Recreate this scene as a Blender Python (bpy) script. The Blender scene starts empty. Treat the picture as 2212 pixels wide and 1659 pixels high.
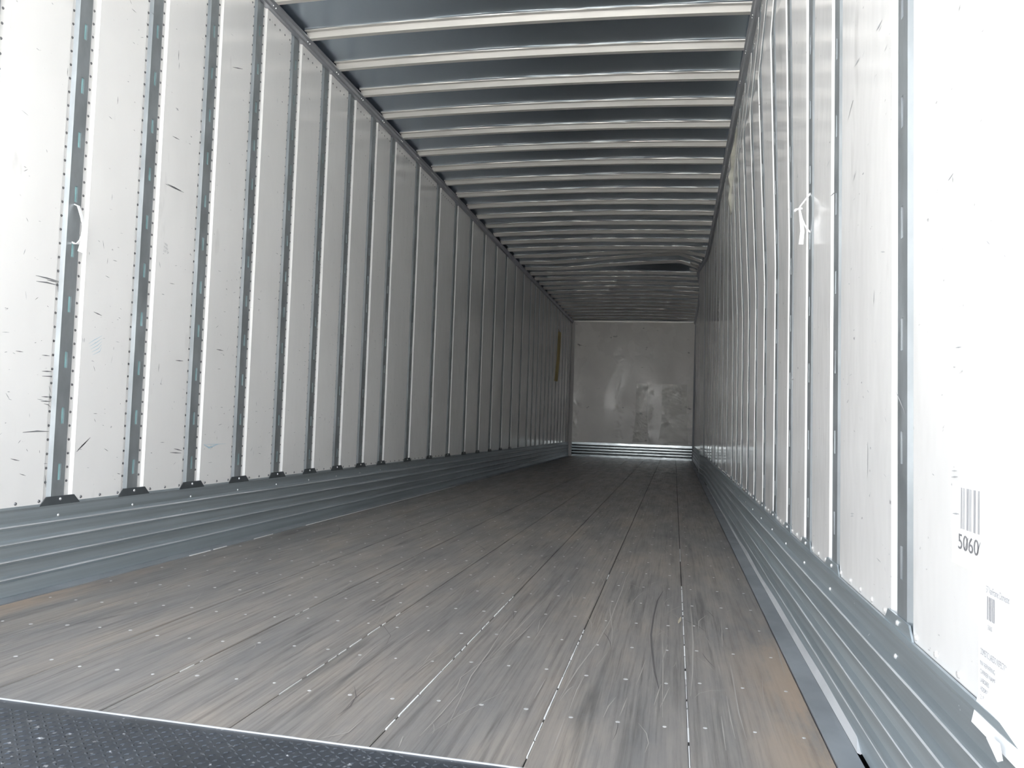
import bpy, math, random
from mathutils import Vector, Matrix
random.seed(7)
C = bpy.context.scene.collection
sc = bpy.context.scene

# ---------------------------------------------------------------- camera, sky, exposure
cam_d = bpy.data.cameras.new('camera'); cam = bpy.data.objects.new('camera', cam_d); C.objects.link(cam)
RX = Vector((0.9805472, 0.19320533, 0.03462489)); UP = Vector((-0.02472905, -0.05339855, 0.99826703)); FW = Vector((-0.19471943, 0.97970419, 0.04758201))
cam.matrix_world = Matrix(((RX.x, UP.x, -FW.x, 2.128), (RX.y, UP.y, -FW.y, -2.5585), (RX.z, UP.z, -FW.z, 0.6289), (0, 0, 0, 1)))
cam_d.sensor_fit = 'HORIZONTAL'; cam_d.sensor_width = 36.0; cam_d.lens = 1777.73 / 2212 * 36.0
cam_d.clip_start = 0.02; cam_d.clip_end = 200
sc.camera = cam
w = bpy.data.worlds.new('hazy_sky'); sc.world = w; w.use_nodes = True
wn = w.node_tree.nodes; wl = w.node_tree.links
bg = wn['Background']; bg.inputs['Strength'].default_value = 1.25
tc = wn.new('ShaderNodeTexCoord'); sx = wn.new('ShaderNodeSeparateXYZ'); cr = wn.new('ShaderNodeValToRGB')
wl.new(tc.outputs['Generated'], sx.inputs[0]); wl.new(sx.outputs['Z'], cr.inputs[0]); wl.new(cr.outputs[0], bg.inputs['Color'])
cr.color_ramp.elements[0].position = 0.0; cr.color_ramp.elements[0].color = (1.0, 1.0, 1.0, 1)
cr.color_ramp.elements[1].position = 0.7; cr.color_ramp.elements[1].color = (0.24, 0.29, 0.36, 1)  # sky brightened toward the horizon to send light deep into the trailer
sun_d = bpy.data.lights.new('sun', 'SUN'); sun = bpy.data.objects.new('sun', sun_d); C.objects.link(sun)
sun_d.energy = 7.0; sun_d.angle = 0.01; sun_d.color = (1.0, 0.96, 0.90)
sun.rotation_euler = Vector((0.35, -0.50, -0.95)).to_track_quat('-Z', 'Y').to_euler()
sc.view_settings.view_transform = 'Standard'; sc.view_settings.look = 'None'; sc.view_settings.gamma = 1.0
sc.view_settings.use_curve_mapping = False
sc.view_settings.exposure = 2.70
sc.cycles.use_denoising = True
sc.cycles.max_bounces = 14; sc.cycles.diffuse_bounces = 9; sc.cycles.glossy_bounces = 8
sc.cycles.sample_clamp_indirect = 10.0

# ---------------------------------------------------------------- materials
MATS = {}
def mat(name, col, rough=0.5, metal=0.0, spec=0.5, var=0.0, vscale=(3, 3, 3), col2=None, bump=0.0, bscale=(5, 5, 5), bdist=0.01,
        specks=None, rvar=0.0, detail=4.0):
    m = bpy.data.materials.new(name); m.use_nodes = True
    n = m.node_tree.nodes; l = m.node_tree.links; p = n['Principled BSDF']
    p.inputs['Roughness'].default_value = rough; p.inputs['Metallic'].default_value = metal
    p.inputs['Specular IOR Level'].default_value = spec; p.inputs['Base Color'].default_value = (*col, 1)
    t = n.new('ShaderNodeTexCoord')
    def noise(sc_, det=4.0, ro=0.55):
        mp = n.new('ShaderNodeMapping'); mp.inputs['Scale'].default_value = sc_; l.new(t.outputs['Object'], mp.inputs[0])
        z = n.new('ShaderNodeTexNoise'); z.inputs['Scale'].default_value = 1.0; z.inputs['Detail'].default_value = det
        z.inputs['Roughness'].default_value = ro; l.new(mp.outputs[0], z.inputs[0]); return z.outputs[0]
    def ramp(src, a, b, ca=(0, 0, 0), cb=(1, 1, 1)):
        r = n.new('ShaderNodeValToRGB'); r.color_ramp.elements[0].position = a; r.color_ramp.elements[1].position = b
        r.color_ramp.elements[0].color = (*ca, 1); r.color_ramp.elements[1].color = (*cb, 1); l.new(src, r.inputs[0]); return r.outputs[0]
    def mix(fac, a, b):
        x = n.new('ShaderNodeMix'); x.data_type = 'RGBA'
        if hasattr(fac, 'is_linked'): l.new(fac, x.inputs[0])
        else: x.inputs[0].default_value = fac
        for s, v in ((6, a), (7, b)):
            if hasattr(v, 'is_linked'): l.new(v, x.inputs[s])
            else: x.inputs[s].default_value = (*v, 1)
        return x.outputs[2]
    cur = None
    if var:
        c2 = col2 or tuple(c * (1 - var) for c in col)
        cur = mix(ramp(noise(vscale, detail), 0.35, 0.65), col, c2)
    if specks:
        for (s_, a_, b_, c_) in specks:
            cur = mix(ramp(noise(s_, 3.0), a_, b_), cur if cur is not None else col, c_)
    if cur is not None: l.new(cur, p.inputs['Base Color'])
    if rvar:
        r = n.new('ShaderNodeMapRange'); r.inputs[1].default_value = 0.3; r.inputs[2].default_value = 0.7
        r.inputs[3].default_value = max(0.03, rough - rvar); r.inputs[4].default_value = rough + rvar
        l.new(noise((vscale[0] * 1.7, vscale[1] * 1.7, vscale[2] * 1.7), 3.0), r.inputs[0]); l.new(r.outputs[0], p.inputs['Roughness'])
    if bump:
        b = n.new('ShaderNodeBump'); b.inputs['Strength'].default_value = bump; b.inputs['Distance'].default_value = bdist
        l.new(noise(bscale, 3.0), b.inputs['Height']); l.new(b.outputs[0], p.inputs['Normal'])
    MATS[name] = m; return m
LINING = mat('white_lining', (0.92, 0.912, 0.90), 0.15, 0, 0.85, 0.08, (0.8, 1.3, 0.9), bump=0.25, bscale=(1, 5, 2.6), bdist=0.012,
             specks=[((6, 26, 60), 0.70, 0.76, (0.42, 0.42, 0.43)), ((3, 9, 3), 0.66, 0.85, (0.66, 0.65, 0.64))], rvar=0.08)
LINING_IN = mat('aged_lining', (0.40, 0.395, 0.385), 0.24, 0, 0.5, 0.12, (0.8, 1.3, 0.9), bump=0.35, bscale=(1, 5, 2.6), bdist=0.012, rvar=0.08)
GALV = mat('galvanised_post', (0.52, 0.56, 0.585), 0.42, 0.75, 0.5, 0.22, (9, 9, 5), bump=0.06, bscale=(20, 20, 8), bdist=0.004, rvar=0.1)
GALV_SCUFF = mat('galvanised_scuff', (0.55, 0.62, 0.66), 0.40, 0.7, 0.5, 0.25, (3, .45, 34), bump=0.05, bscale=(6, 1.2, 14), bdist=0.004,
                 specks=[((30, 38, 60), 0.74, 0.77, (0.85, 0.88, 0.9))], rvar=0.06)
RIDGE = mat('ridge_highlight_metal', (0.80, 0.83, 0.86), 0.45, 0.35, 0.5, 0.25, (2, 3.0, 2))  # brighter than the band, so the ridge highlight sits in the colour
TAB = mat('dark_clip_metal', (0.16, 0.18, 0.195), 0.5, 0.7, 0.5, 0.2, (9, 9, 9))
RAIL = mat('rail_aluminium', (0.52, 0.54, 0.58), 0.45, 0.75, 0.5, 0.12, (2, 3, 6), rvar=0.08)
ROOF = mat('roof_sheet', (0.52, 0.60, 0.68), 0.27, 0.88, 0.5, 0.12, (0.8, 0.7, 1), bump=0.05, bscale=(0.9, 1.4, 1), bdist=0.012, rvar=0.0, detail=1.0)
BOW = mat('bow_metal', (0.74, 0.725, 0.69), 0.38, 0.5, 0.5, 0.1, (3, 20, 20), rvar=0.08)
TEAL = mat('teal_slot_foam', (0.38, 0.66, 0.67), 0.7, 0, 0.3, 0.25, (10, 10, 12))
RIVET = mat('rivet_metal', (0.22, 0.22, 0.23), 0.45, 0.5)
RIVET_W = mat('painted_rivet', (0.52, 0.51, 0.50), 0.4, 0.0)
SCREW = mat('bright_screw', (0.82, 0.82, 0.82), 0.35, 0.6)
SKIN = mat('outer_skin', (0.5, 0.5, 0.5), 0.5, 0.3)
MARK = mat('rubber_scuff', (0.17, 0.175, 0.185), 0.7)
MARK_S = mat('soft_scuff', (0.36, 0.37, 0.38), 0.7)
BLUE = mat('blue_chalk', (0.45, 0.60, 0.68), 0.8)
WHITE = mat('white_plastic', (0.86, 0.86, 0.87), 0.4)
PAPER = mat('white_paper', (0.88, 0.88, 0.875), 0.6)
INK = mat('faded_ink', (0.20, 0.20, 0.21), 0.8)
INK_S = mat('pale_ink', (0.36, 0.36, 0.38), 0.8)
STRAP_Y = mat('yellow_strap', (0.62, 0.50, 0.22), 0.6, 0, 0.4, 0.25, (8, 8, 3))
TAN = mat('tan_adhesive', (0.52, 0.44, 0.36), 0.7, 0, 0.4, 0.2, (9, 9, 9))
SPLINT = mat('splinter_wood', (0.62, 0.55, 0.42), 0.7)
SEAL_W = mat('bright_seam', (0.86, 0.86, 0.85), 0.4)
SEAL_D = mat('dark_seam', (0.04, 0.038, 0.037), 0.6)
EDGE = mat('bright_flange', (0.80, 0.81, 0.83), 0.4, 0.3, 0.5, 0.25, (3, 2, 3))
STRIP = mat('floor_strip_metal', (0.40, 0.425, 0.45), 0.45, 0.3, 0.5, 0.25, (5, 3, 5), rvar=0.1)
STEEL = mat('dark_tread_steel', (0.075, 0.085, 0.10), 0.42, 0.4, 0.5, 0.3, (5, 5, 5),
            specks=[((60, 60, 60), 0.66, 0.72, (0.42, 0.43, 0.45))], rvar=0.1)
FRONT = mat('front_lining', (0.95, 0.925, 0.895), 0.30, 0, 0.5, 0.10, (1.2, 1, 1.0), bump=0.12, bscale=(2.6, 1, 1.6), bdist=0.012,
            specks=[((5, 1, 8), 0.68, 0.76, (0.22, 0.22, 0.22))], rvar=0.1)
FRONT_K = mat('front_kick_metal', (0.34, 0.37, 0.38), 0.13, 0.95, 0.5, 0.3, (1.6, 1, 14), bump=0.12, bscale=(5, 1, 20), bdist=0.006)
GROUND = mat('yard_concrete', (0.52, 0.51, 0.49), 0.9, 0, 0.3, 0.2, (1, 1, 1))

def film_mat():
    m = bpy.data.materials.new('clear_film'); m.use_nodes = True
    n = m.node_tree.nodes; l = m.node_tree.links; p = n['Principled BSDF']
    p.inputs['Base Color'].default_value = (0.96, 0.96, 0.90, 1); p.inputs['Roughness'].default_value = 0.09
    p.inputs['Specular IOR Level'].default_value = 1.0
    p.inputs['Alpha'].default_value = 0.24
    return m
FILM = film_mat()

def wood():
    m = bpy.data.materials.new('worn_floor_wood'); m.use_nodes = True
    n = m.node_tree.nodes; l = m.node_tree.links; p = n['Principled BSDF']
    t = n.new('ShaderNodeTexCoord'); oi = n.new('ShaderNodeObjectInfo')
    ge = n.new('ShaderNodeNewGeometry')
    def noise(s, det, rough=0.6):
        mp = n.new('ShaderNodeMapping'); mp.inputs['Scale'].default_value = s; l.new(ge.outputs['Position'], mp.inputs[0])
        z = n.new('ShaderNodeTexNoise'); z.inputs['Scale'].default_value = 1; z.inputs['Detail'].default_value = det; z.inputs['Roughness'].default_value = rough
        l.new(mp.outputs[0], z.inputs[0]); return z.outputs[0]
    def ramp(src, els):
        r = n.new('ShaderNodeValToRGB'); r.color_ramp.elements[0].position = els[0][0]; r.color_ramp.elements[0].color = (*els[0][1], 1)
        r.color_ramp.elements[1].position = els[-1][0]; r.color_ramp.elements[1].color = (*els[-1][1], 1)
        for q, c in els[1:-1]:
            e = r.color_ramp.elements.new(q); e.color = (*c, 1)
        l.new(src, r.inputs[0]); return r.outputs[0]
    def mix(f, a, b, mode='MIX'):
        x = n.new('ShaderNodeMix'); x.data_type = 'RGBA'; x.blend_type = mode
        if hasattr(f, 'is_linked'): l.new(f, x.inputs[0])
        else: x.inputs[0].default_value = f
        for s, v in ((6, a), (7, b)):
            if hasattr(v, 'is_linked'): l.new(v, x.inputs[s])
            else: x.inputs[s].default_value = (*v, 1)
        return x.outputs[2]
    base = ramp(noise((4.5, 1.1, 1), 7, 0.68), [(0.3, (0.20, 0.195, 0.195)), (0.5, (0.27, 0.250, 0.233)), (0.7, (0.35, 0.305, 0.262))])
    grain = ramp(noise((85, 1.6, 1), 6, 0.7), [(0.33, (0.55, 0.54, 0.54)), (0.5, (1, 1, 1)), (0.70, (1.24, 1.23, 1.21))])
    col = mix(0.85, base, grain, 'MULTIPLY')
    # dark drag marks and pale scratches running roughly along the boards
    col = mix(ramp(noise((16, 0.9, 1), 4), [(0.60, (0, 0, 0)), (0.74, (0.8, 0.8, 0.8))]), col, (0.10, 0.095, 0.095))
    col = mix(ramp(noise((130, 2.2, 1), 2), [(0.70, (0, 0, 0)), (0.75, (0.55, 0.55, 0.55))]), col, (0.50, 0.48, 0.45))
    col = mix(ramp(noise((5, 5, 1), 8, 0.75), [(0.60, (0, 0, 0)), (0.80, (0.45, 0.45, 0.45))]), col, (0.28, 0.29, 0.31))
    # bare tan wood worn along both side edges near the doors
    sp = n.new('ShaderNodeSeparateXYZ'); l.new(ge.outputs['Position'], sp.inputs[0])
    def mr(src, a, b, c, d):
        r = n.new('ShaderNodeMapRange'); r.inputs[1].default_value = a; r.inputs[2].default_value = b; r.inputs[3].default_value = c; r.inputs[4].default_value = d
        l.new(src, r.inputs[0]); return r.outputs[0]
    def mul(a, b):
        r = n.new('ShaderNodeMath'); r.operation = 'MULTIPLY'; l.new(a, r.inputs[0]); l.new(b, r.inputs[1]); return r.outputs[0]
    ex = n.new('ShaderNodeMath'); ex.operation = 'MAXIMUM'
    l.new(mr(sp.outputs[0], 2.26, 2.44, 0, 1), ex.inputs[0]); l.new(mr(sp.outputs[0], 0.20, 0.10, 0, 1), ex.inputs[1])
    ey = mr(sp.outputs[1], 0.75, -0.35, 0, 1)
    nz = mr(noise((9, 2.0, 1), 7, .7), 0.36, 0.56, 0, 1)
    col = mix(mul(mul(ex.outputs[0], ey), nz), col, (0.44, 0.335, 0.25))
    l.new(col, p.inputs['Base Color'])
    l.new(mr(noise((12, 2, 1), 4), 0.3, 0.7, 0.28, 0.50), p.inputs['Roughness'])
    b = n.new('ShaderNodeBump'); b.inputs['Strength'].default_value = 0.35; b.inputs['Distance'].default_value = 0.003
    l.new(noise((85, 1.6, 1), 6, 0.7), b.inputs['Height']); l.new(b.outputs[0], p.inputs['Normal'])
    p.inputs['Specular IOR Level'].default_value = 0.5
    return m
WOOD = wood()

# ---------------------------------------------------------------- mesh helpers
class MB:
    def __init__(s): s.v = []; s.f = []
    def add(s, vs, fs):
        o = len(s.v); s.v += vs; s.f += [tuple(i + o for i in f) for f in fs]
    def box(s, x0, x1, y0, y1, z0, z1):
        s.add([(x0, y0, z0), (x1, y0, z0), (x1, y1, z0), (x0, y1, z0), (x0, y0, z1), (x1, y0, z1), (x1, y1, z1), (x0, y1, z1)],
              [(0, 3, 2, 1), (4, 5, 6, 7), (0, 1, 5, 4), (1, 2, 6, 5), (2, 3, 7, 6), (3, 0, 4, 7)])
    def sweep(s, rings, closed=True, caps=True):
        """rings: list of equal-length point lists"""
        n = len(rings[0]); vs = [p for r in rings for p in r]; fs = []
        m = n if closed else n - 1
        for i in range(len(rings) - 1):
            for j in range(m):
                a = i * n + j; b = i * n + (j + 1) % n
                fs.append((a, b, b + n, a + n))
        if caps and closed:
            fs.append(tuple(range(n - 1, -1, -1))); fs.append(tuple((len(rings) - 1) * n + j for j in range(n)))
        s.add(vs, fs)
    def dome(s, c, nrm, r, h, k=6):
        nrm = Vector(nrm).normalized(); c = Vector(c)
        a = nrm.orthogonal().normalized(); b = nrm.cross(a)
        vs = []; fs = []
        for (rr, hh) in ((r, 0), (r * 0.72, h * 0.75)):
            for i in range(k):
                t = 2 * math.pi * i / k
                vs.append(tuple(c + a * (rr * math.cos(t)) + b * (rr * math.sin(t)) + nrm * hh))
        vs.append(tuple(c + nrm * h))
        for i in range(k):
            j = (i + 1) % k
            fs.append((i, j, k + j, k + i)); fs.append((k + i, k + j, 2 * k))
        s.add(vs, fs)
    def build(s, name, m, parent=None, kind=None, label=None, smooth=False):
        me = bpy.data.meshes.new(name); me.from_pydata([tuple(p) for p in s.v], [], s.f); me.update()
        me.materials.append(m)
        o = bpy.data.objects.new(name, me); C.objects.link(o)
        if parent: o.parent = parent
        if kind: o['kind'] = kind
        if label: o['label'] = label
        if smooth: me.polygons.foreach_set('use_smooth', [True] * len(me.polygons))
        return o
def empty(name, loc=(0, 0, 0)):
    o = bpy.data.objects.new(name, None); C.objects.link(o); o.location = loc; o.empty_display_size = 0.1; return o
def tag(o, label, cat, group=None):
    o['label'] = label; o['category'] = cat
    if group: o['group'] = group
    return o
def place(parent, o):
    """parent o to an Empty that stands at its own location, keeping o where it is"""
    o.parent = parent; o.matrix_parent_inverse = Matrix.Translation(-Vector(parent.location)); return o
def lerp(xs, ys, x):
    if x <= xs[0]: return ys[0]
    for i in range(1, len(xs)):
        if x <= xs[i]:
            t = (x - xs[i - 1]) / (xs[i] - xs[i - 1]); return ys[i - 1] + t * (ys[i] - ys[i - 1])
    return ys[-1]
def smooth_lerp(xs, ys, x):
    if x <= xs[0]: return ys[0]
    for i in range(1, len(xs)):
        if x <= xs[i]:
            t = (x - xs[i - 1]) / (xs[i] - xs[i - 1]); t = t * t * (3 - 2 * t); return ys[i - 1] + t * (ys[i] - ys[i - 1])
    return ys[-1]

# ---------------------------------------------------------------- trailer dimensions
L = 14.35; Y0 = -2.46; ZB = 0.295; ZT = 2.737
YK = [-2.2356, -1.626, -1.016] + [-0.4064 + 0.4064 * k for k in range(10)] + [3.2512 + 0.6096 * j for j in range(1, 11)]
while YK[-1] + 0.4064 < 14.3: YK.append(YK[-1] + 0.4064)
BY = [7.3, 7.86, 8.14, 8.67, 9.08, 9.5, 9.94, 10.3, 11.0]; BV = [0, .012, .038, .087, .077, .045, .02, .004, 0]   # crush in the top rail
def rail_dent(y): return lerp(BY, BV, y)
def dent_amp(y): return smooth_lerp([-0.2, 0.45, 1.3, 2.2, 3.2, 3.9, 4.6], [0, .018, .036, .040, .030, .006, 0], y)
def XR(y, z):     # right lining plane
    x = 2.533 - 0.010 * z
    x -= dent_amp(y) * lerp([1.3, 2.245, 2.66], [0, 1, 0], z)
    x -= rail_dent(y) * (0.55 + 0.45 * (max(z, 0) / 2.75) ** 1.3)
    return x
XL = -0.008
def P(side, y, z, d):
    return (XL + d, y, z) if side == 'left' else (XR(y, z) - d, y, z)
def fl(side, f): return f if side == 'left' else f
def zs_for(side, y):
    if side == 'left': return [ZB, 1.5, ZT]
    if -0.3 < y < 4.7: return [ZB, 1.0, 1.3, 1.6, 1.9, 2.1, 2.2, 2.245, 2.29, 2.4, 2.55, 2.66, ZT]
    if 7.0 < y < 11.2: return [ZB, 0.8, 1.3, 1.8, 2.2, 2.5, ZT]
    return [ZB, 1.5, ZT]

def recalc(o):
    import bmesh
    bm = bmesh.new(); bm.from_mesh(o.data); bmesh.ops.recalc_face_normals(bm, faces=bm.faces); bm.to_mesh(o.data); bm.free(); return o

# ---------------------------------------------------------------- walls
walls = {}
for side in ('left', 'right'):
    mb = MB()
    if side == 'left': mb.box(-0.07, -0.045, Y0, L + 0.05, -0.12, 2.83)
    else: mb.box(2.57, 2.595, Y0, L + 0.05, -0.12, 2.83)
    wl_ = mb.build('wall_' + side, SKIN, kind='structure'); walls[side] = wl_
    sgn = 1 if side == 'left' else -1
    # lining panels between the posts
    for k in range(len(YK) - 1):
        a, b = YK[k], YK[k + 1]
        prof = [(a + .034, 0), (a + .058, 0), (a + .066, .010), (b - .074, .010), (b - .068, 0), (b - .043, 0)]
        if side == 'right' and 7 < a < 11.2:
            prof = prof[:3] + [(a + .066 + (b - a - .14) * t, .010) for t in (.25, .5, .75)] + prof[3:]
        ring = prof + [(y, d - .003) for y, d in reversed(prof)]
        mb = MB(); zz = zs_for(side, (a + b) / 2)
        mb.sweep([[P(side, y, z, d) for y, d in ring] for z in zz])
        o = recalc(mb.build('lining_panel', LINING, wl_))
        rv = MB(); n_r = (1, 0, 0) if side == 'left' else (-1, 0, 0); q = 6
        if b < 6.6:
            for yy in (a + .045, b - .056):
                z = 0.368
                while z < 2.70:
                    rv.dome(P(side, yy, z, 0), n_r, .0052, .0035, q); z += .0493
        if b < 5.2:
            nb = 3 if b - a < .5 else 5
            w0 = a + .111; st = (b - .092 - w0) / (nb - 1)
            for i in range(nb): rv.dome(P(side, w0 + st * i, .306, .010), n_r, .0060, .004, 8)
            nt = 5 if b - a < .5 else 9
            st = .057; w0 = (a + b) / 2 - st * (nt - 1) / 2
            for i in range(nt): rv.dome(P(side, w0 + st * i, 2.690, .010), n_r, .0058, .003, q)
        if rv.v: rv.build('rivets', RIVET if side == 'left' else RIVET_W, o, kind='stuff')
    # slotted posts
    for k, c0 in enumerate(YK[1:] if side == 'left' else YK[1:]):
        c = c0 - .003
        slots = []
        if c0 < 5.5:
            z = .374 if side == 'left' else .383
            while z + .057 < 2.70: slots.append((z, z + .057)); z += .1985
        zl = sorted(set(zs_for(side, c) + [z for s in slots for z in s]))
        if slots: zl = [z for i, z in enumerate(zl) if i == 0 or z - zl[i - 1] > 1e-4]
        cols = [(-.046, 0), (-.034, .010), (-.007, .010), (.007, .010), (.028, .010), (.036, 0)]
        if side == 'right' and c0 > 8.5: cols = [(y_, d_ * .5) for y_, d_ in cols]
        mb = MB(); n = len(cols); vs = [P(side, c + y, z, d) for z in zl for y, d in cols]; fs = []
        for i in range(len(zl) - 1):
            zm = (zl[i] + zl[i + 1]) / 2
            for j in range(n - 1):
                if j == 2 and any(s[0] < zm < s[1] for s in slots): continue
                q = (i * n + j, i * n + j + 1, (i + 1) * n + j + 1, (i + 1) * n + j)
                fs.append(q if side == 'left' else q[::-1])
        # thin return lips so that the slots show the thickness of the steel
        mb.add(vs, fs)
        for (za, zb_) in slots:
            for zq, sg in ((za, 1), (zb_, -1)):
                v4 = [P(side, c - .007, zq, .010), P(side, c + .007, zq, .010), P(side, c + .007, zq, .004), P(side, c - .007, zq, .004)]
                mb.add(v4, [(0, 1, 2, 3)])
            for yq in (-.007, .007):
                v4 = [P(side, c + yq, za, .010), P(side, c + yq, zb_, .010), P(side, c + yq, zb_, .004), P(side, c + yq, za, .004)]
                mb.add(v4, [(0, 1, 2, 3)])
        po = mb.build('wall_post', GALV, wl_)
        if slots:
            bk = MB(); zz = [z for z in zs_for(side, c)]
            vs = [P(side, c + y, z, .0040) for z in zz for y in (-.014, .014)]
            bk.add(vs, [(2 * i, 2 * i + 1, 2 * i + 3, 2 * i + 2) for i in range(len(zz) - 1)])
            bk.build('slot_backing', TEAL if side == 'left' else TAB, po)

# ---------------------------------------------------------------- scuff bands along the walls
RZ = [0.0, .063, .120, .177, .232, .292]
for side in ('left', 'right'):
    def SX(y, z, e):
        if side == 'left': return (.002 + e, y, z)
        return (2.508 + .006 * z / .3 - rail_dent(y) * .45 - e, y, z)
    prof = [(0.0, 0.0), (0.006, 0.004)]
    for r_ in RZ[1:-1]:
        prof += [(r_ - .012, 0.0), (r_ - .005, .0085), (r_, .0105), (r_ + .005, .0085), (r_ + .012, .0)]
    prof += [(RZ[-1] - .012, 0.0), (RZ[-1] - .004, .004), (RZ[-1] + .004, .001)]
    ys = [Y0] + [7.2 + .25 * i for i in range(16)] + [L - .02] if side == 'right' else [Y0, L - .02]
    ring = [(z, e) for z, e in prof]
    mb = MB(); mb.sweep([[SX(y, z, e) for z, e in ring] + [SX(y, z, -.004) for z in (ring[-1][0], 0.0)] for y in ys])
    o = recalc(mb.build('baseboard_' + side, GALV_SCUFF, kind='structure'))
    base = o
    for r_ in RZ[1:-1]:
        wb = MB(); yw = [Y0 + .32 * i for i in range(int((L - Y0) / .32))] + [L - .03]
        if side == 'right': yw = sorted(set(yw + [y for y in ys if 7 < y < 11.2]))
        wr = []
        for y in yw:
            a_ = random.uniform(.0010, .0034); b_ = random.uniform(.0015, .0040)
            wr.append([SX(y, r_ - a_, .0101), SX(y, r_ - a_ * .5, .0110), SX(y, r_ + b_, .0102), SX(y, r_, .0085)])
        wb.sweep(wr); recalc(wb.build('worn_ridge_highlight', RIDGE, base))  # pale strips paint the highlights along the polished ridges
    for c0 in YK[1:]:
        if c0 > 8.2: break
        c = c0; e = .0115 if side == 'left' else .012
        def T(y, z, dd):
            return (XL + .010 + dd, y, z) if side == 'left' else (XR(y, .31) - .010 - dd, y, z)
        pts = [(c - .092, .288), (c - .062, .318), (c + .072, .318), (c + .104, .288)]
        mb = MB()
        mb.add([T(y, z, .001) for y, z in pts] + [T(y, z, .0045) for y, z in pts],
               [(0, 1, 2, 3), (4, 7, 6, 5), (0, 4, 5, 1), (1, 5, 6, 2), (2, 6, 7, 3), (3, 7, 4, 0)])
        tb = recalc(mb.build('post_clip', TAB if side == 'left' else GALV_SCUFF, base))
        s_ = MB(); nn = (1, 0, 0) if side == 'left' else (-1, 0, 0)
        s_.dome(T(c + .004, .307, .0045), nn, .0055, .004, 8)
        s_.build('screw_head', SCREW, tb)
    mb = MB()
    for c0 in YK[1:]:
        if c0 < 6: mb.dome(SX(c0 + .004, .25, 0.0), (1, 0, 0) if side == 'left' else (-1, 0, 0), .005, .0035, 8)
    mb.build('screw_heads', SCREW, base, kind='stuff')

# bright foot of the right band, torn off near the doors
mb = MB()
ys = [-.80, -.74, -.3, .2, .6, 1.3, 1.9, 2.6, 3.4, 5.0, 7.0]; hs = [.006, .026, .030, .027, .028, .020, .026, .014, .017, .010, .008]
mb.sweep([[(2.497, y, .004), (2.5085, y, h), (2.5105, y, h), (2.503, y, .001)] for y, h in zip(ys, hs)])
recalc(mb.build('foot_flange', EDGE, bpy.data.objects['baseboard_right'], label='bright worn foot strip of the band'))

# ---------------------------------------------------------------- top rails
rails = {}
for side, nm in (('left', 'trim_1'), ('right', 'trim_2')):
    def RP(y, z, d):
        if side == 'left': return (XL + d, y, z)
        return (2.505 - rail_dent(y) - d, y, z)
    prof = [(2.738, .000), (2.740, .028), (2.748, .034), (2.763, .037), (2.772, .046), (2.779, .046), (2.781, -.02), (2.738, -.02)]
    ys = [Y0, 7.0] + [7.2 + .15 * i for i in range(28)] + [L - .01] if side == 'right' else [Y0, L - .01]
    mb = MB(); mb.sweep([[RP(y, z, d) for z, d in prof] for y in ys])
    o = recalc(mb.build(nm, RAIL, kind='structure')); rails[side] = o
    mb = MB()
    for j in range(-9, 31):
        y = 1.7172 + .4095 * j
        for dy in (-.014, .014):
            c = RP(y + dy, 2.756, .0355); mb.dome(c, (1, 0, -.15) if side == 'left' else (-1, 0, -.15), .0042, .0035, 6)
    mb.build('rivets', SCREW, o, kind='stuff')

# ---------------------------------------------------------------- roof
def roof_push(x, y):
    b = lerp([7.45, 7.86, 8.27, 8.68, 9.0], [0, .055, .105, .085, 0], y)
    r = lerp([0.4, 1.0, 2.14, 2.47], [0, .22, 1, -.12], x)
    s = -.018 * smooth_lerp([7.5, 8.2, 8.6, 9.1], [0, .6, 1, 0], y) * smooth_lerp([0, .6, 1.2], [0, 1, 0], x)
    return b * r + s
def roof_z(x, y): return 2.803 + .024 * (1 - ((x - 1.25) / 1.27) ** 2) + roof_push(x, y)
mb = MB(); NX = 60; ysr = [Y0 + .1]
while ysr[-1] < L + .05: ysr.append(ysr[-1] + .068)
bump_c = []
bump_c += [(random.uniform(1.6, 2.4), random.uniform(9.5, 14.2), random.uniform(.12, .35), random.uniform(.09, .14), random.uniform(-.006, .006)) for _ in range(80)]
bump_c += [(1.9, 3.0, .18, .10, -.003), (1.95, 4.65, .3, .10, .003), (1.7, 5.1, .4, .10, -.003)]
for i, y in enumerate(ysr):
    for j in range(NX + 1):
        x = -.045 + 2.60 * j / NX
        z = roof_z(x, y) + .0015 * math.sin(x * 5 + y * 1.3)
        for (cx, cy, sx_, sy_, h) in bump_c:
            dx = (x - cx) / sx_; dy = (y - cy) / sy_
            if abs(dx) < 2.5 and abs(dy) < 2.5: z += h * math.exp(-dx * dx - dy * dy)
        mb.v.append((x, y, z))
n = NX + 1
for i in range(len(ysr) - 1):
    for j in range(NX): mb.f.append((i * n + j, (i + 1) * n + j, (i + 1) * n + j + 1, i * n + j + 1))
ceil = mb.build('ceiling', ROOF, kind='structure', smooth=True)
sol = ceil.modifiers.new('thick', 'SOLIDIFY'); sol.thickness = .004; sol.offset = -1
for j in range(-9, 31):
    y0 = 1.7172 + .4095 * j
    prof = [(-.060, -.001), (-.060, -.0065), (-.054, -.0085), (-.049, -.0040), (-.031, -.0045), (-.028, -.0085), (-.013, -.030), (.017, -.031), (.021, -.0045), (.045, -.0035), (.045, -.001)]
    rings = []
    wob = random.uniform(0, 6)
    xl = .028; xr_ = 2.474 - rail_dent(y0)
    for i in range(33):
        x = xl + (xr_ - xl) * i / 32
        ring = []
        for q, (dy, dz) in enumerate(prof):
            wv = .0016 * math.sin(x * 9 + wob) * math.sin(x * 23 + wob * 2) if q in (1, 2) else 0
            ring.append((x, y0 + dy + wv * 2, roof_z(x, y0) + dz + wv * .4))
        rings.append(ring)
    mb = MB(); mb.sweep(rings)
    recalc(mb.build('roof_bow', BOW, ceil))

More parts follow.
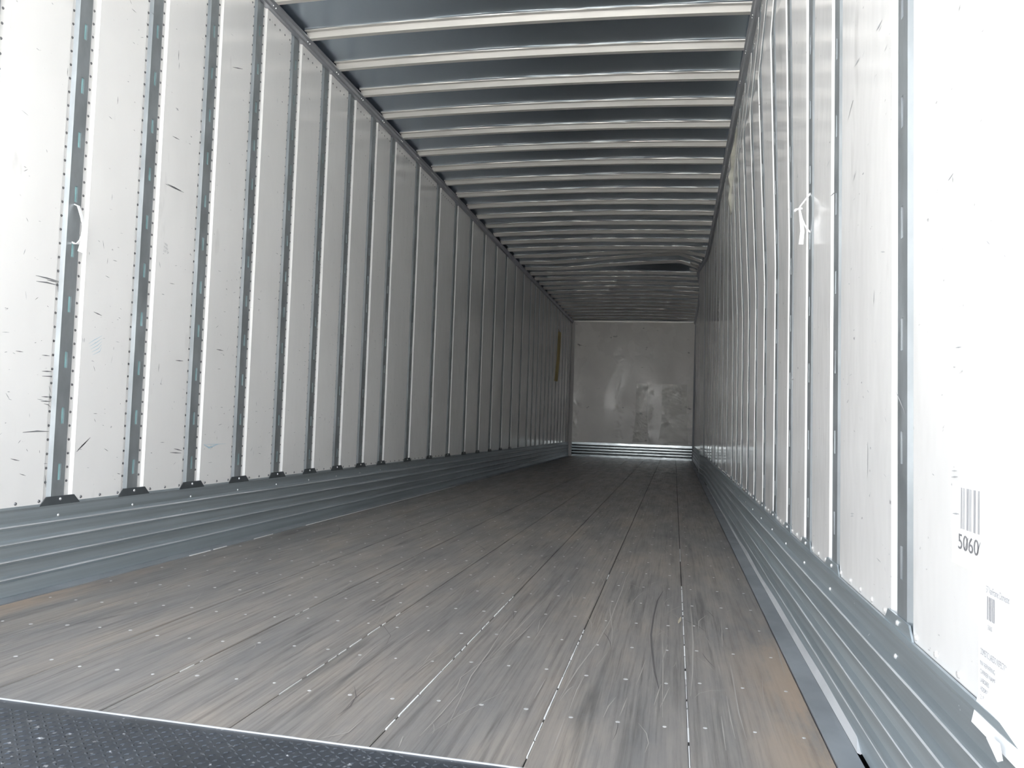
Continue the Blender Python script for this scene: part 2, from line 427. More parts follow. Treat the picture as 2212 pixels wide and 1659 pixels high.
mb = MB()
for (x, y, z, a) in ((2.335, 8.28, 2.792, .0), (2.345, 8.36, 2.785, .4), (2.33, 8.62, 2.775, .2)):
    rings = []
    for t in (0, .25, .5, .75, 1):
        r_ = .030 * math.sin(math.pi * (.15 + .8 * t)) + .004; cx = x + .11 * (t - .5); cz = z - .035 * t + .02 * a
        rings.append([(cx, y + r_ * math.cos(q), cz + r_ * .6 * math.sin(q)) for q in [math.pi * 2 * i / 8 for i in range(8)]])
    mb.sweep(rings)
crushed = recalc(mb.build('crushed_bow_ends', BOW, ceil, kind='stuff'))

# ---------------------------------------------------------------- floor
mb = MB(); mb.box(-.045, 2.565, Y0, L + .04, -.13, -.034)
floor = mb.build('floor', STEEL, kind='structure')
SE = [.060, .363, .665, .966, 1.267, 1.568, 1.870, 2.172, 2.447]
def thr(x): return -.973 - .0376 * x
for i in range(8):
    a = SE[i] + .0017; b = SE[i + 1] - .0017; dz = random.uniform(-.0006, .0006)
    mb = MB(); r = .002
    ring = lambda y: [(a, y, -.034), (b, y, -.034), (b, y, -r + dz), (b - r, y, dz), (a + r, y, dz), (a, y, -r + dz)]
    r0 = [(p[0], thr(p[0]), p[2]) for p in ring(0)]
    mb.sweep([r0, ring(L - .03)])
    bo = recalc(mb.build('floor_board', WOOD, floor))
    sm = MB(); yy = -.735 + (0.0 if i % 2 else -.022)
    xs_ = [SE[i] + .055, SE[i] + .155, SE[i] + .254] if i < 7 else [SE[i] + .034, SE[i] + .136, SE[i] + .236]
    for rr in range(0, 26):
        for xq in xs_:
            sm.dome((xq + random.uniform(-.002, .002), yy + .3048 * rr + random.uniform(-.004, .004), dz - .0006), (0, 0, 1),
                    .0066 * random.uniform(.7, 1.1), .0018, 8)
    sm.build('screw_heads', SCREW, bo, kind='stuff')
# seam fillers
sd = MB(); sw = MB()
for i in range(1, 8):
    x = SE[i]
    sd.box(x - .0017, x + .0017, thr(x), L - .03, -.02, -.004)
for (i, ya, yb) in ((5, -.93, .02), (5, .10, .42), (6, -.99, -.13), (6, -.1, .02), (7, -.95, .30), (7, .34, .85), (4, -.80, -.30), (4, -.25, -.1), (4, 0.0, .06), (3, -.72, -.62), (3, -.1, .0), (2, .75, .85), (6, .9, 1.0), (7, 1.5, 1.9)):
    x = SE[i]; y = ya
    while y < yb:
        ln = random.uniform(.03, .12); ww = random.uniform(.0006, .0017) * (1 if i > 4 else .7)
        sw.box(x - ww, x + ww, y, min(y + ln, yb), -.01, -.0002); y += ln + random.uniform(.002, .03) * (1 if i < 7 else 1.2)
sd.build('seam_filler', SEAL_D, floor, kind='stuff'); sw.build('seam_sealant', SEAL_W, floor, kind='stuff')
# metal strips beside the scuff bands
mb = MB(); ys = [thr(2.45) + .0, 2, 5, 8.3, L - .03]
mb.sweep([[(2.4475, y, -.03), (2.4475, y, .003), (2.4965, y, .0035), (2.4965, y, -.03)] for y in ys])
recalc(mb.build('edge_strip', STRIP, floor))
mb = MB(); mb.sweep([[(.004, y, -.03), (.004, y, .0035), (.0585, y, .002), (.0585, y, -.03)] for y in (thr(0), L - .03)])
recalc(mb.build('edge_strip', STRIP, floor))
mb = MB()
for (ya, yb, wd) in ((.74, .90, .0035), (.93, 1.04, .003), (1.9, 5.2, .0022), (1.3, 1.5, .0012)):
    x = .062; mb.box(x - wd, x + wd, ya, yb, -.01, .0028)
mb.build('strip_edge_highlight', SEAL_W, floor, label='painted highlight along the lip of the metal strip')  # white segments paint the highlight on the raised strip edge
# threshold tread plate
def quad_prism(mb, c, ang, a, b, h):
    ca, sa = math.cos(ang), math.sin(ang)
    f_ = lambda u, v, z: (c[0] + u * ca - v * sa, c[1] + u * sa + v * ca, c[2] + z)
    vs = [f_(-a, 0, 0), f_(0, -b, 0), f_(a, 0, 0), f_(0, b, 0), f_(-a * .55, 0, h), f_(0, -b * .5, h), f_(a * .55, 0, h), f_(0, b * .5, h)]
    mb.add(vs, [(4, 5, 6, 7), (0, 1, 5, 4), (1, 2, 6, 5), (2, 3, 7, 6), (3, 0, 4, 7)])
mb = MB(); mb.add([(.0, Y0, -.0022), (2.5, Y0, -.0022), (2.5, thr(2.5), -.0022), (0, thr(0), -.0022), (.0, Y0, -.034), (2.5, Y0, -.034), (2.5, thr(2.5), -.034), (0, thr(0), -.034)],
                  [(0, 1, 2, 3), (4, 7, 6, 5), (0, 4, 5, 1), (1, 5, 6, 2), (2, 6, 7, 3), (3, 7, 4, 0)])
tp = mb.build('tread_plate', STEEL, floor, label='dark steel tread plate at the doorway')
mb = MB(); st = .0185
for i in range(int(2.48 / st)):
    for j in range(int(.92 / st)):
        x = .012 + i * st; y = -1.95 + .015 + j * st
        if y > thr(x) - .012: continue
        quad_prism(mb, (x, y, -.0022), math.pi / 4 * (1 if (i + j) % 2 else -1) + .1, .0085, .0032, .0016)
mb.build('tread_lugs', STEEL, tp, kind='stuff')
mb = MB()
xs_ = [.062 + (2.44 - .062) * i / 90 for i in range(91)]
mb.sweep([[(x, thr(x) - .0004, -.012), (x, thr(x) - .0006, -.004), (x, thr(x) - .0006, .0004), (x, thr(x) + random.uniform(.0003, .0022), .0006)] for x in xs_], closed=False)
mb.build('lit_board_ends', SEAL_W if False else EDGE, floor)  # bright strip paints the light caught along the board ends

def ribbon(mb, pts, wd, z=None, axis='floor', side='left', taper=True):
    """thin flat stroke. pts (x, y) on the floor or (y, z) on a wall"""
    out = []
    if len(pts) == 2:
        (a, b), (c, d) = pts; pts = [(a, b), ((a + c) / 2, (b + d) / 2), (c, d)]
    for i, p in enumerate(pts):
        q0 = pts[max(i - 1, 0)]; q1 = pts[min(i + 1, len(pts) - 1)]
        dx, dy = q1[0] - q0[0], q1[1] - q0[1]; l_ = math.hypot(dx, dy) or 1; nx, ny = -dy / l_, dx / l_
        k = wd * (.25 if taper and i in (0, len(pts) - 1) else 1)
        for s in (-1, 1):
            u, v = p[0] + nx * k * s, p[1] + ny * k * s
            if axis == 'floor': out.append((u, v, z))
            else: out.append(P(side, u, v, z))
    n_ = len(pts)
    fs = [(2 * i, 2 * i + 1, 2 * i + 3, 2 * i + 2) for i in range(n_ - 1)]
    mb.add(out, fs)
FL = [[(1.958,1.223), (1.945,0.962), (1.946,0.687), (1.942,0.450), (1.940,0.190), (1.924,-0.137), (1.898,-0.411), (1.885,-0.646)],
[(2.101,0.721), (2.083,0.525), (2.076,0.276), (2.074,0.018), (2.080,-0.127), (2.094,-0.370), (2.108,-0.512)],
[(2.200,0.568), (2.200,0.228), (2.198,-0.030), (2.190,-0.340), (2.181,-0.536)],
[(1.923,0.465), (1.926,0.319), (1.955,0.041), (1.968,-0.164)],
[(1.719,0.094), (1.738,-0.066)],
[(1.742,0.175), (1.743,-0.017), (1.743,-0.155)],
[(1.831,-0.508), (1.829,-0.663)],
[(2.067,-0.262), (2.060,-0.382), (2.052,-0.490)],
[(2.010,-0.598), (1.998,-0.664), (1.993,-0.739)],
[(2.218,0.148), (2.223,0.254), (2.250,0.348)],
[(2.291,-0.213), (2.290,-0.330), (2.285,-0.619), (2.288,-0.784)],
[(2.245,-0.655), (2.243,-0.854)],
[(2.265,-0.510), (2.264,-0.673), (2.266,-0.784)],
[(2.105,0.093), (2.113,-0.196), (2.118,-0.702)],
[(2.441,0.023), (2.432,-0.142), (2.425,-0.298)],
[(2.124,-0.084), (2.111,-0.272)],
[(2.132,-0.485), (2.112,-0.638)],
[(1.922,-0.458), (1.916,-0.572), (1.916,-0.731)],
[(1.913,-0.771), (1.913,-0.951)],
[(2.036,-0.591), (2.027,-0.721)],
[(2.112,-0.461), (2.098,-0.629)],
[(1.887,-0.663), (1.896,-0.578), (1.904,-0.546)],
[(2.297,0.299), (2.281,-0.059)],
[(1.762,0.592), (1.788,0.394)],
[(1.528,-0.351), (1.510,-0.456), (1.507,-0.611)],
[(1.524,-0.427), (1.512,-0.557)],
[(1.507,-0.480), (1.498,-0.361)],
[(1.615,-0.962), (1.625,-1.018)],
[(1.505,-0.894), (1.504,-0.974), (1.461,-1.021)],
[(1.625,0.096), (1.625,-0.136)],
[(1.627,0.026), (1.645,-0.325), (1.650,-0.545), (1.686,-0.892)],
[(1.691,0.357), (1.671,-0.058), (1.662,-0.370)],
[(1.709,0.163), (1.697,-0.096), (1.671,-0.316)],
[(1.655,-0.615), (1.652,-0.819), (1.646,-0.953)],
[(0.918,0.524), (0.974,0.177)],
[(1.392,-0.056), (1.377,-0.362)],
[(1.115,0.230), (1.128,0.246)],
[(1.173,0.252), (1.172,0.308)],
[(0.661,0.506), (0.671,0.598)],
[(1.554,1.269), (1.568,0.932), (1.562,0.696)],
[(1.262,1.108), (1.264,0.749)]]
ML = [[(-0.081,1.824), (-0.081,1.795)],
[(0.185,1.828), (0.186,1.799)],
[(0.253,2.074), (0.265,2.072)],
[(0.221,2.227), (0.233,2.216)],
[(0.549,2.178), (0.551,2.135)],
[(0.558,2.127), (0.558,2.099)],
[(0.539,1.799), (0.588,1.801)],
[(0.509,1.584), (0.640,1.585)],
[(0.522,1.588), (0.622,1.587)],
[(-0.248,1.419), (-0.237,1.418)],
[(-0.247,1.403), (-0.231,1.414)],
[(-0.156,1.507), (-0.151,1.498)],
[(0.658,1.810), (0.672,1.809)],
[(0.989,1.827), (0.999,1.826)],
[(1.359,1.985), (1.375,1.984)],
[(1.335,2.695), (1.342,2.690)],
[(0.979,2.292), (1.070,2.323)],
[(0.235,2.199), (0.262,2.197)],
[(0.357,2.246), (0.371,2.243)],
[(1.137,2.700), (1.147,2.692)],
[(-0.224,1.254), (-0.215,1.242)],
[(-0.168,1.071), (-0.117,1.071), (-0.061,1.070)],
[(-0.164,1.052), (-0.116,1.056), (-0.060,1.055)],
[(-0.116,1.065), (-0.061,1.067)],
[(-0.067,1.071), (-0.062,1.032)],
[(-0.164,0.989), (-0.151,1.000)],
[(-0.109,0.977), (-0.102,0.973)],
[(0.182,1.202), (0.180,1.179)],
[(0.211,1.200), (0.235,1.200)],
[(0.174,1.133), (0.197,1.129)],
[(0.122,0.988), (0.168,0.980)],
[(0.262,0.985), (0.273,0.984)],
[(0.073,0.886), (0.076,0.870)],
[(0.082,0.887), (0.083,0.871)],
[(0.138,0.788), (0.148,0.769)],
[(0.647,0.850), (0.703,0.852)],
[(1.328,1.225), (1.355,1.224)],
[(0.964,0.928), (1.025,0.928)],
[(0.992,1.004), (0.999,0.996)],
[(-0.118,0.806), (-0.083,0.806)],
[(-0.114,0.751), (-0.066,0.753)],
[(-0.112,0.734), (-0.066,0.736), (-0.068,0.731)],
[(-0.233,0.809), (-0.201,0.809)],
[(-0.078,0.702), (-0.067,0.680)],
[(1.111,1.290), (1.117,1.282)],
[(1.130,1.334), (1.134,1.319)],
[(1.498,1.500), (1.523,1.498)],
[(-0.155,0.844), (-0.147,0.846)],
[(0.680,1.254), (0.685,1.253)],
[(0.079,1.204), (0.082,1.193)],
[(-0.182,0.542), (-0.119,0.546), (-0.065,0.545)],
[(0.076,0.470), (0.103,0.492), (0.144,0.522)],
[(0.082,0.477), (0.113,0.499), (0.134,0.515)],
[(0.223,0.479), (0.247,0.468)],
[(0.158,0.592), (0.168,0.579)],
[(0.153,0.611), (0.173,0.611)],
[(1.008,0.519), (1.007,0.501)],
[(-0.079,0.434), (-0.063,0.434)],
[(-0.075,0.676), (-0.066,0.650)],
[(-0.111,0.649), (-0.065,0.649)],
[(-0.109,0.664), (-0.066,0.664)],
[(-0.096,0.640), (-0.075,0.637), (-0.064,0.628)],
[(-0.184,0.405), (-0.157,0.397)],
[(-0.226,0.456), (-0.188,0.448)],
[(0.669,0.468), (0.730,0.458)],
[(0.643,0.452), (0.726,0.447)],
[(1.437,0.466), (1.442,0.456)],
[(-0.162,0.487), (-0.155,0.478)],
[(-0.103,0.481), (-0.101,0.471)],
[(-0.070,0.394), (-0.063,0.351)]]
MR = [[(-0.875,1.444), (-0.826,1.445)],
[(-0.870,1.435), (-0.845,1.435)],
[(-0.915,1.376), (-0.893,1.372)],
[(-1.324,1.243), (-1.314,1.235)],
[(-0.673,1.459), (-0.622,1.462)],
[(-0.609,1.390), (-0.583,1.381), (-0.552,1.366)],
[(-0.323,1.344), (-0.278,1.340)],
[(-0.643,1.216), (-0.613,1.202)],
[(-1.293,1.010), (-1.269,1.006)],
[(-1.289,1.007), (-1.290,0.996)],
[(-0.408,1.236), (-0.336,1.245)],
[(-0.632,1.157), (-0.616,1.157)],
[(-1.023,1.164), (-1.019,1.161)],
[(-0.179,1.800), (-0.163,1.796)],
[(-0.170,1.262), (-0.167,1.252)],
[(-0.182,1.238), (-0.179,1.228)],
[(-0.350,0.931), (-0.376,0.921)],
[(-0.308,0.905), (-0.317,0.907)],
[(0.443,1.049), (0.420,1.002)],
[(0.015,0.945), (0.003,0.937)],
[(-1.419,0.883), (-1.432,0.875)],
[(-1.477,0.852), (-1.481,0.850)],
[(-1.301,0.757), (-1.325,0.756)],
[(0.407,1.255), (0.387,1.225)],
[(0.067,0.978), (0.052,0.974)],
[(-0.976,0.713), (-1.044,0.669)],
[(-0.688,0.669), (-0.697,0.660)],
[(-0.708,0.668), (-0.713,0.659)],
[(-0.901,0.666), (-0.914,0.655)],
[(-0.764,0.616), (-0.763,0.544)],
[(-0.600,0.454), (-0.635,0.457)],
[(-0.600,0.448), (-0.632,0.452)],
[(-0.615,0.458), (-0.619,0.450)],
[(-0.904,0.387), (-0.910,0.378)],
[(-1.284,0.583), (-1.306,0.584)],
[(-1.282,0.574), (-1.309,0.576)],
[(-1.287,0.523), (-1.315,0.525)],
[(-1.193,0.574), (-1.203,0.572)],
[(-0.933,0.414), (-0.940,0.414)],
[(0.417,0.511), (0.421,0.472)],
[(0.440,0.376), (0.416,0.344)],
[(0.363,0.809), (0.311,0.808)]]
mb = MB(); md = MB()
for i, p in enumerate(FL):
    (md if i == 1 else mb) and ribbon(md if i == 1 else mb, p,   .0026 if i == 1 else (.0013 if len(p) < 5 else .0016), .0011)
SCR = mat('floor_scratch', (0.44, 0.415, 0.385), 0.5); SCD = mat('dark_floor_scratch', (0.13, 0.12, 0.12), 0.6)
for _ in range(420):
    x = random.uniform(.1, 2.4); y = random.uniform(-.95, 5.5) if random.random() < .75 else random.uniform(4, 13)
    a = random.gauss(0, .22); ln = random.uniform(.05, .35); k = random.gauss(0, .25)
    pts = []
    for t in (0, .33, .66, 1):
        pts.append((min(2.43, max(.07, x + math.sin(a + k * t) * ln * t)), y + math.cos(a + k * t) * ln * t))
    ribbon(md if random.random() < .22 else mb, pts, random.uniform(.0004, .0010) * (1 + max(y, 0) * .25), .0010)
mb.build('scratches', SCR, floor, kind='stuff'); md.build('scratches', SCD, floor, kind='stuff')

# scuff marks on the linings
for side, data, num in (('left', ML, 260), ('right', MR, 200)):
    m1 = MB(); m2 = MB()
    for p in data:
        ln = sum(math.hypot(p[i + 1][0] - p[i][0], p[i + 1][1] - p[i][1]) for i in range(len(p) - 1))
        ribbon(m1, p, min(.0024, max(.0010, ln * .045)), .0106, 'wall', side)
    for _ in range(num):
        k = random.randrange(2, 15); a, b = YK[k], YK[k + 1]
        y = random.uniform(a + .09, b - .1); z = random.choice([random.uniform(.35, 1.3), random.uniform(.35, 2.6)])
        ang = random.choice([0, 0, math.pi / 2, random.uniform(0, 3)]) + random.gauss(0, .2); ln = random.uniform(.004, .035)
        if side == 'right' and y > -.3 and z > 1.9: continue
        y2, z2 = y + math.cos(ang) * ln, z + math.sin(ang) * ln
        if not (a + .07 < y2 < b - .08 and z2 > .33): continue
        ribbon(m2 if random.random() < .7 else m1, [(y, z), (y2, z2)], random.uniform(.0006, .0016), .0106, 'wall', side)
    m1.build('scuff_marks', MARK if side == 'left' else MARK_S, walls[side], kind='stuff'); m2.build('scuff_marks', MARK_S, walls[side], kind='stuff')
mb = MB()
for k in range(5): ribbon(mb, [(.105 + .006 * k, .868 - .010 * k), (.135 + .008 * k, .885 - .010 * k), (.175, .905 - .011 * k)], .0012, .0108, 'wall')
ribbon(mb, [(.89, .4826), (.99, .4815), (1.09, .482)], .0012, .0108, 'wall'); ribbon(mb, [(.90, .481), (.944, .466), (1.02, .481)], .004, .0107, 'wall')
mb.build('chalk_smears', BLUE, walls['left'], kind='stuff', label='pale blue chalk smears on two panels')

# ---------------------------------------------------------------- writing
def text_mesh(txt, size, origin, ux, uz, m, name, parent, shear=0.0, bold=0.0, sx=1.0):
    cu = bpy.data.curves.new('t', 'FONT'); cu.body = txt; cu.size = size; cu.resolution_u = 3; cu.offset = bold
    to = bpy.data.objects.new('t', cu); C.objects.link(to)
    dg = bpy.context.evaluated_depsgraph_get(); me0 = to.evaluated_get(dg).to_mesh()
    nrm = Vector(ux).cross(Vector(uz)).normalized()
    o_ = Vector(origin); mb = MB()
    mb.add([tuple(o_ + Vector(ux) * (v.co.x * sx) + Vector(uz) * v.co.y + nrm * .0004) for v in me0.vertices], [tuple(p.vertices) for p in me0.polygons])
    to.evaluated_get(dg).to_mesh_clear(); bpy.data.objects.remove(to)
    return mb.build(name, m, parent)
xw = XR(-1.4, .5) - .0104
UX = Vector((0, -1, 0)); UZ = Vector((0, 0, 1))
# upper label: bar code and number
lab = empty('paper_label', (xw, -1.37, .53)); tag(lab, 'white bar code label with the number 5060 on the wall beside the doorway', 'label')
mb = MB(); mb.box(xw - .0003, xw, -1.445, -1.285, .455, .60); place(lab, mb.build('paper_sheet', PAPER))
mb = MB(); yb = -1.322
for wv, g in ((.0035, .004), (.002, .003), (.0016, .0085), (.0022, .0018), (.0036, .0035), (.002, .0030), (.0016, .0085), (.0022, .0016), (.0036, .0085), (.0016, .0018), (.0022, 0)):
    v = [(xw - .0008, yb, .506), (xw - .0008, yb - wv, .506), (xw - .0008, yb - wv, .562), (xw - .0008, yb, .562)]
    mb.add(v, [(0, 1, 2, 3)]); yb -= wv + g
place(lab, mb.build('bar_code', INK_S))
place(lab, text_mesh('5060', .030, (xw - .0006, -1.311, .478), UX, UZ, INK, 'printed_number', None, sx=1.35))
mb = MB()
for yc in (-1.3455, -1.3905):
    v = [(xw - .001, yc + .006, .481), (xw - .001, yc + .0045, .481), (xw - .001, yc - .007, .497), (xw - .001, yc - .0055, .497)]
    mb.add(v, [(0, 1, 2, 3)])
place(lab, mb.build('zero_slashes', INK, kind='stuff'))
# lower form label
lab2 = empty('inspection_form', (xw, -1.47, .37)); tag(lab2, 'white inspection form sheet taped low on the wall over the ribbed band', 'label')
mb = MB(); mb.add([(xw - .0006, -1.392, .472), (xw - .0006, -1.60, .472), (xw - .0006, -1.60, .305), (2.506, -1.60, .268), (2.506, -1.402, .272), (xw - .0006, -1.392, .305)], [(0, 1, 2, 3, 4, 5)])
place(lab2, mb.build('paper_sheet', PAPER))
mb = MB(); yb = -1.422
for wv, g in ((.003, .003), (.0022, .002), (.0035, .0028), (.002, .0022), (.0034, 0)):
    v = [(xw - .0012, yb, .405), (xw - .0012, yb - wv, .405), (xw - .0012, yb - wv, .434), (xw - .0012, yb, .434)]
    mb.add(v, [(0, 1, 2, 3)]); yb -= wv + g
place(lab2, mb.build('bar_code', INK_S))
place(lab2, text_mesh('57 VanFrame: Domestic', .0125, (xw - .0011, -1.419, .438), UX, UZ, INK_S, 'printed_heading', None, sx=.60))
place(lab2, text_mesh('5060', .0085, (xw - .0011, -1.425, .3935), UX, UZ, INK_S, 'printed_number', None, sx=.9))
place(lab2, text_mesh('DOMESTIC LAREDO INSPECTION', .0115, (xw - .0011, -1.402, .3575), UX, UZ, INK_S, 'printed_title', None, sx=.50))
for i, tx in enumerate(('INV REPAIRING', 'CARRIER NAME:', 'LABORES', 'ADDRESS', '2. PROPTOS:', 'DATE')):
    place(lab2, text_mesh(tx, .0082, (xw - .0011, -1.400 - .0007 * i, .344 - .0105 * i if i < 4 else .302 - .012 * (i - 4)), UX, UZ, INK_S, 'printed_line', None, sx=.9))
# small faded writing on the third panel of the left wall
for i, tx in enumerate(('TRSI', 'TTRSL', 'LOT SP')):
    text_mesh(tx, .014, (XL + .0104, .520 + .004 * (i == 0), 1.328 - .014 * i), Vector((0, .9, -.12)), UZ, MARK_S, 'pencil_note', walls['left'], sx=.9)

# torn tape scrap on the right band
mb = MB(); pts = [(-1.4743, .2770), (-1.4843, .2842), (-1.5145, .2853), (-1.5239, .2694), (-1.5094, .2623), (-1.492, .270)]
xt = 2.4985
mb.add([(xt, y, z) for y, z in pts] + [(xt + .0008, y, z) for y, z in pts], [tuple(range(6)), tuple(range(11, 5, -1))] + [(i, i + 6, (i + 1) % 6 + 6, (i + 1) % 6) for i in range(6)])
t_ = recalc(mb.build('torn_tape', WHITE)); tag(t_, 'torn scrap of white tape stuck on the ribbed band below the form', 'tape')

# ---------------------------------------------------------------- straps tied through the posts
def strap(name, mat_, pts3, width_dir, wd, parent, th=.0019):
    rings = []
    W_ = Vector(width_dir).normalized()
    for i, p in enumerate(pts3):
        p = Vector(p[:3]); w_ = pts3[i][3] if len(pts3[i]) > 3 else wd
        q0 = Vector(pts3[max(i - 1, 0)][:3]); q1 = Vector(pts3[min(i + 1, len(pts3) - 1)][:3])
        t = (q1 - q0).normalized(); nn = t.cross(W_).normalized() * th
        rings.append([tuple(p - W_ * w_ - nn), tuple(p + W_ * w_ - nn), tuple(p + W_ * w_ + nn), tuple(p - W_ * w_ + nn)])
    mb = MB(); mb.sweep(rings); o = recalc(mb.build(name, mat_))
    place(parent, o)
    return o
rs = empty('plastic_strap', (2.50, .0, 1.29)); tag(rs, 'white plastic strap knotted in a loop through a slotted post, with a flat hanging tail', 'strap')
lp = [(2.5277, 1.361), (2.5158, 1.3484), (2.5008, 1.3283), (2.487, 1.3096), (2.4833, 1.3015), (2.4874, 1.2878), (2.4928, 1.2688), (2.4995, 1.2524), (2.5074, 1.2388), (2.5177, 1.2278), (2.5242, 1.2217), (2.5275, 1.2183)]
strap('strap_loop', WHITE, [(x - .004, .0, z) for x, z in lp], (.15, 1, .1), .0045, rs)
strap('strap_tail', WHITE, [(2.4805, .0, 1.2985, .0025), (2.4845, .0, 1.273, .0040), (2.4870, -.002, 1.2525, .0050), (2.489, -.003, 1.2322, .0058), (2.486, .0, 1.193, .0065)], (1, .25, 0), .006, rs)
mb = MB()
mb.sweep([[(x, .007 * math.cos(t), z + r_ * math.sin(t)) for t in [math.pi * 2 * i / 8 for i in range(8)]] for x, z, r_ in ((2.488, 1.3005, .003), (2.481, 1.3015, .0045), (2.474, 1.2995, .003), (2.468, 1.2965, .0055), (2.464, 1.295, .0028))])
place(rs, recalc(mb.build('knot', WHITE)))
ls = empty('plastic_strap', (.0, .0, 1.28)); tag(ls, 'white plastic strap bowed out from a slotted post, with a cut free end', 'strap')
lp = [(.000, 1.358), (0.0148, 1.352), (0.0216, 1.3365), (0.0338, 1.304), (0.0408, 1.2813), (0.041, 1.2652), (0.0394, 1.2491), (0.0326, 1.2282), (0.0208, 1.2154), (0.008, 1.2155), (0.000, 1.222)]
strap('strap_loop', WHITE, [(x, -.004, z) for x, z in lp], (.1, 1, 0), .0055, ls)
strap('strap_tail', WHITE, [(.0415, -.002, 1.262, .003), (.040, .0, 1.241, .006), (.037, .0, 1.2185, .008), (.031, -.002, 1.1856, .0095)], (.2, 1, -.2), .008, ls)

# yellow strap near the front
ys_ = empty('yellow_strap', (.02, 12.2, 1.4)); tag(ys_, 'long faded yellow strap hanging down between posts deep inside the trailer', 'strap')
strap('webbing', STRAP_Y, [(.022, 12.36, 2.33), (.026, 12.30, 2.1), (.030, 12.22, 1.8), (.026, 12.14, 1.6), (.022, 12.08, 1.41)], (.15, 1, 0), .085, ys_, .003)
strap('hook', SCREW, [(.010, 12.20, 2.42), (.028, 12.17, 2.40), (.016, 12.18, 2.36)], (0, 1, .2), .02, ys_, .002)
strap('tie_rope', TAN, [(.016, 12.18, 2.37), (.020, 12.26, 2.35), (.022, 12.34, 2.33)], (0, .3, 1), .010, ys_, .003)

# torn lining edge on the crushed part of the right wall
mb = MB(); pts = [(3.20, 2.715, .012), (3.215, 2.62, .020), (3.22, 2.52, .036), (3.20, 2.43, .026), (3.215, 2.37, .040), (3.205, 2.30, .022), (3.21, 2.22, .030), (3.22, 2.12, .014)]
rings = []
for y, z, d in pts:
    x = XR(y, z) - d; rings.append([(x, y - .025, z), (x - .002, y + .020, z), (XR(y, z) - .012, y + .045, z), (XR(y, z) - .006, y - .02, z)])
mb.sweep(rings)
recalc(mb.build('torn_edge', mat('peeled_lining', (.55, .55, .48), .35, 0, .5, .3, (9, 9, 9)), walls['right'], label='crumpled yellowish torn panel edge'))

# ---------------------------------------------------------------- front wall
mb = MB(); mb.box(-.045, 2.57, L + .02, L + .05, -.12, 2.84)
fw = mb.build('wall_front', SKIN, kind='structure')
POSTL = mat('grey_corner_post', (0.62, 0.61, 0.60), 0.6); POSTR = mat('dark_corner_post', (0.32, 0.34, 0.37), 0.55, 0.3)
def front_sheet(x0, x1, z0, z1, yo, amp, seed):
    random.seed(seed); nx = max(8, int((x1 - x0) / .014)); nz = max(8, int((z1 - z0) / .014)); mb = MB()
    cs = []
    for _ in range(int(420 * (x1 - x0) * (z1 - z0))):
        cx = random.uniform(x0, x1); cz = random.uniform(z0, z1)
        band = min(abs(cx - q_) for q_ in (.12, 1.0, 1.36, 1.62, 1.95, 2.32, 2.46)); w8 = (1.0 if band < .07 else .06) * (.35 + max(0, 1.7 - cz) * .6)
        cs.append((cx, cz, random.uniform(.02, .06), random.uniform(.014, .03), random.gauss(0, .0024) * w8, random.uniform(0, 3)))
    grid = {}
    for c_ in cs:
        for gi in range(int((c_[0] - .15) / .15), int((c_[0] + .15) / .15) + 1):
            for gj in range(int((c_[1] - .15) / .15), int((c_[1] + .15) / .15) + 1): grid.setdefault((gi, gj), []).append(c_)
    for i in range(nz + 1):
        for j in range(nx + 1):
            x = x0 + (x1 - x0) * j / nx; z = z0 + (z1 - z0) * i / nz; h = 0
            for cx, cz, a, b, hh, an in grid.get((int(x / .15), int(z / .15)), []):
                u = (x - cx) * math.cos(an) + (z - cz) * math.sin(an); v = -(x - cx) * math.sin(an) + (z - cz) * math.cos(an)
                u /= a; v /= b
                if abs(u) < 2.4 and abs(v) < 2.4: h += hh * math.exp(-u * u - v * v)
            mb.v.append((x, yo - amp * h, z))
    n_ = nx + 1
    for i in range(nz):
        for j in range(nx): mb.f.append((i * n_ + j, i * n_ + j + 1, (i + 1) * n_ + j + 1, (i + 1) * n_ + j))
    return mb.build('lining_sheet', FRONT, fw, smooth=True)
front_sheet(.02, 2.505, 1.518, 2.79, L + .002, 1.0, 3)
front_sheet(.02, 1.34, .29, 1.522, L - .004, 1.2, 4)
front_sheet(1.335, 1.80, .29, 1.522, L - .008, 1.5, 5)
front_sheet(1.79, 2.505, .29, 1.522, L - .004, 1.6, 6)
random.seed(11)
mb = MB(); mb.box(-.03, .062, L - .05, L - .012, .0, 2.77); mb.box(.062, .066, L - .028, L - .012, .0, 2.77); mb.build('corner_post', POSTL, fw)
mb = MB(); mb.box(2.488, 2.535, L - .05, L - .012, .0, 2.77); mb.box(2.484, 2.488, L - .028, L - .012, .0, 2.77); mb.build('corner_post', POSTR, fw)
mb = MB(); mb.box(.0, 2.5, L - .03, L + .01, 2.772, 2.80); mb.build('header_strip', BOW, fw)
mb = MB()
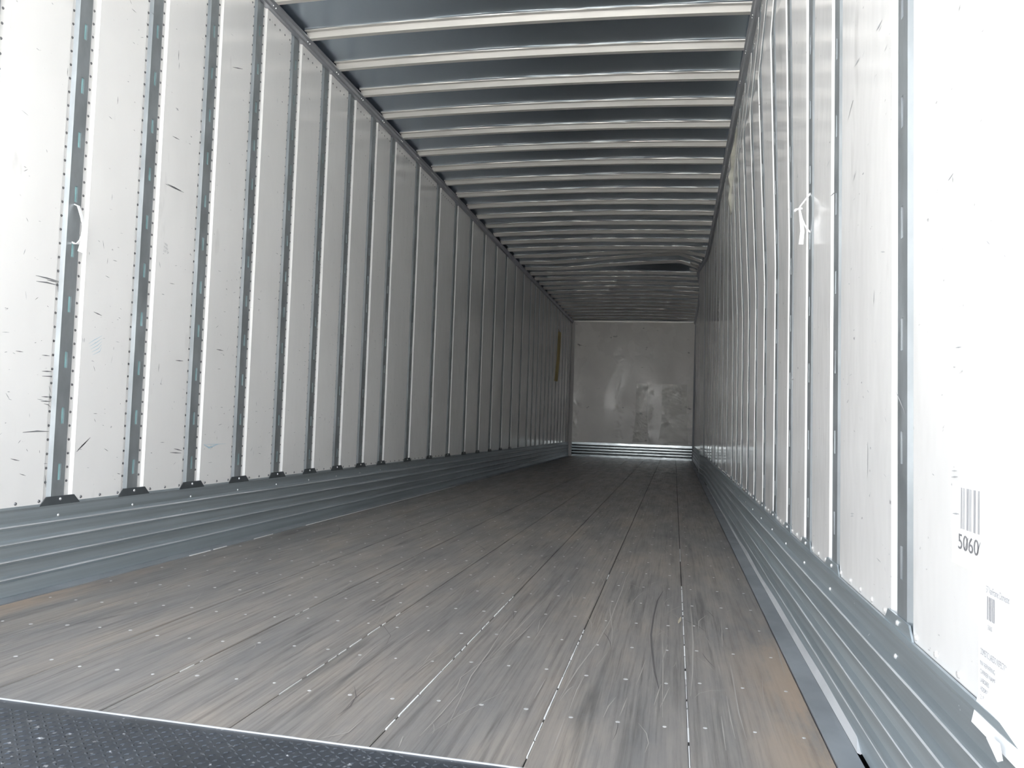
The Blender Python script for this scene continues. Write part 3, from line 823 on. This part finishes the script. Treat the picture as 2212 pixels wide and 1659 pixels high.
prof = [(0.0, .0)]
for r_ in RZ[1:-1]: prof += [(r_ - .020, 0), (r_ - .009, .022), (r_ + .007, .024), (r_ + .015, 0)]
prof += [(.292, 0), (.296, .004)]
mb.sweep([[(x, L - .016 - e, z) for z, e in prof] + [(x, L - .006, z) for z in (.296, 0.0)] for x in [.066 + (2.484 - .066) * i / 24 for i in range(25)]])
recalc(mb.build('baseboard_front', FRONT_K, kind='structure'))
# crinkled clear films on the front wall
def film(x0, x1, z0, z1, seed, lab_):
    random.seed(seed); nx, nz = 10, 44; mb = MB()
    for i in range(nz + 1):
        t = i / nz; z = z1 + (z0 - z1) * t
        for j in range(nx + 1):
            s = j / nx; x = x0 + (x1 - x0) * s + (s - .5) * .10 * max(0, t - .6) / .4
            yy = L - .026 - .006 * abs(math.sin(9 * s + 14 * t)) - random.uniform(0, .016) * (.3 + t) - .008 * t
            mb.v.append((x + random.uniform(-.004, .004), yy, z))
    n_ = nx + 1
    for i in range(nz):
        for j in range(nx): mb.f.append((i * n_ + j, i * n_ + j + 1, (i + 1) * n_ + j + 1, (i + 1) * n_ + j))
    o = mb.build('plastic_film', FILM); tag(o, lab_, 'film', None); return o
film(1.35, 1.585, .33, 1.525, 21, 'narrow crinkled clear film strip hanging on the front wall')
film(1.87, 2.36, .33, 1.525, 22, 'wide crinkled clear film sheet hanging on the front wall near the corner')
random.seed(5)

# splinter on the floor
mb = MB(); mb.sweep([[(2.1556 - .001, .195, .0015), (2.1556 + .002, .195, .0015), (2.1556, .195, .004)], [(2.160 - .004, .235, .0015), (2.160 + .005, .236, .0015), (2.160, .235, .007)], [(2.1642 - .002, .279, .0015), (2.1642 + .003, .279, .0015), (2.1642, .279, .005)]])
sp_ = recalc(mb.build('wood_splinter', SPLINT)); tag(sp_, 'pale wood splinter lying on the scratched floor boards', 'splinter')

# ---------------------------------------------------------------- yard outside the doorway
mb = MB(); mb.box(-150, 150, -300, 60, -1.6, -1.3)
mb.build('ground', GROUND, kind='structure')
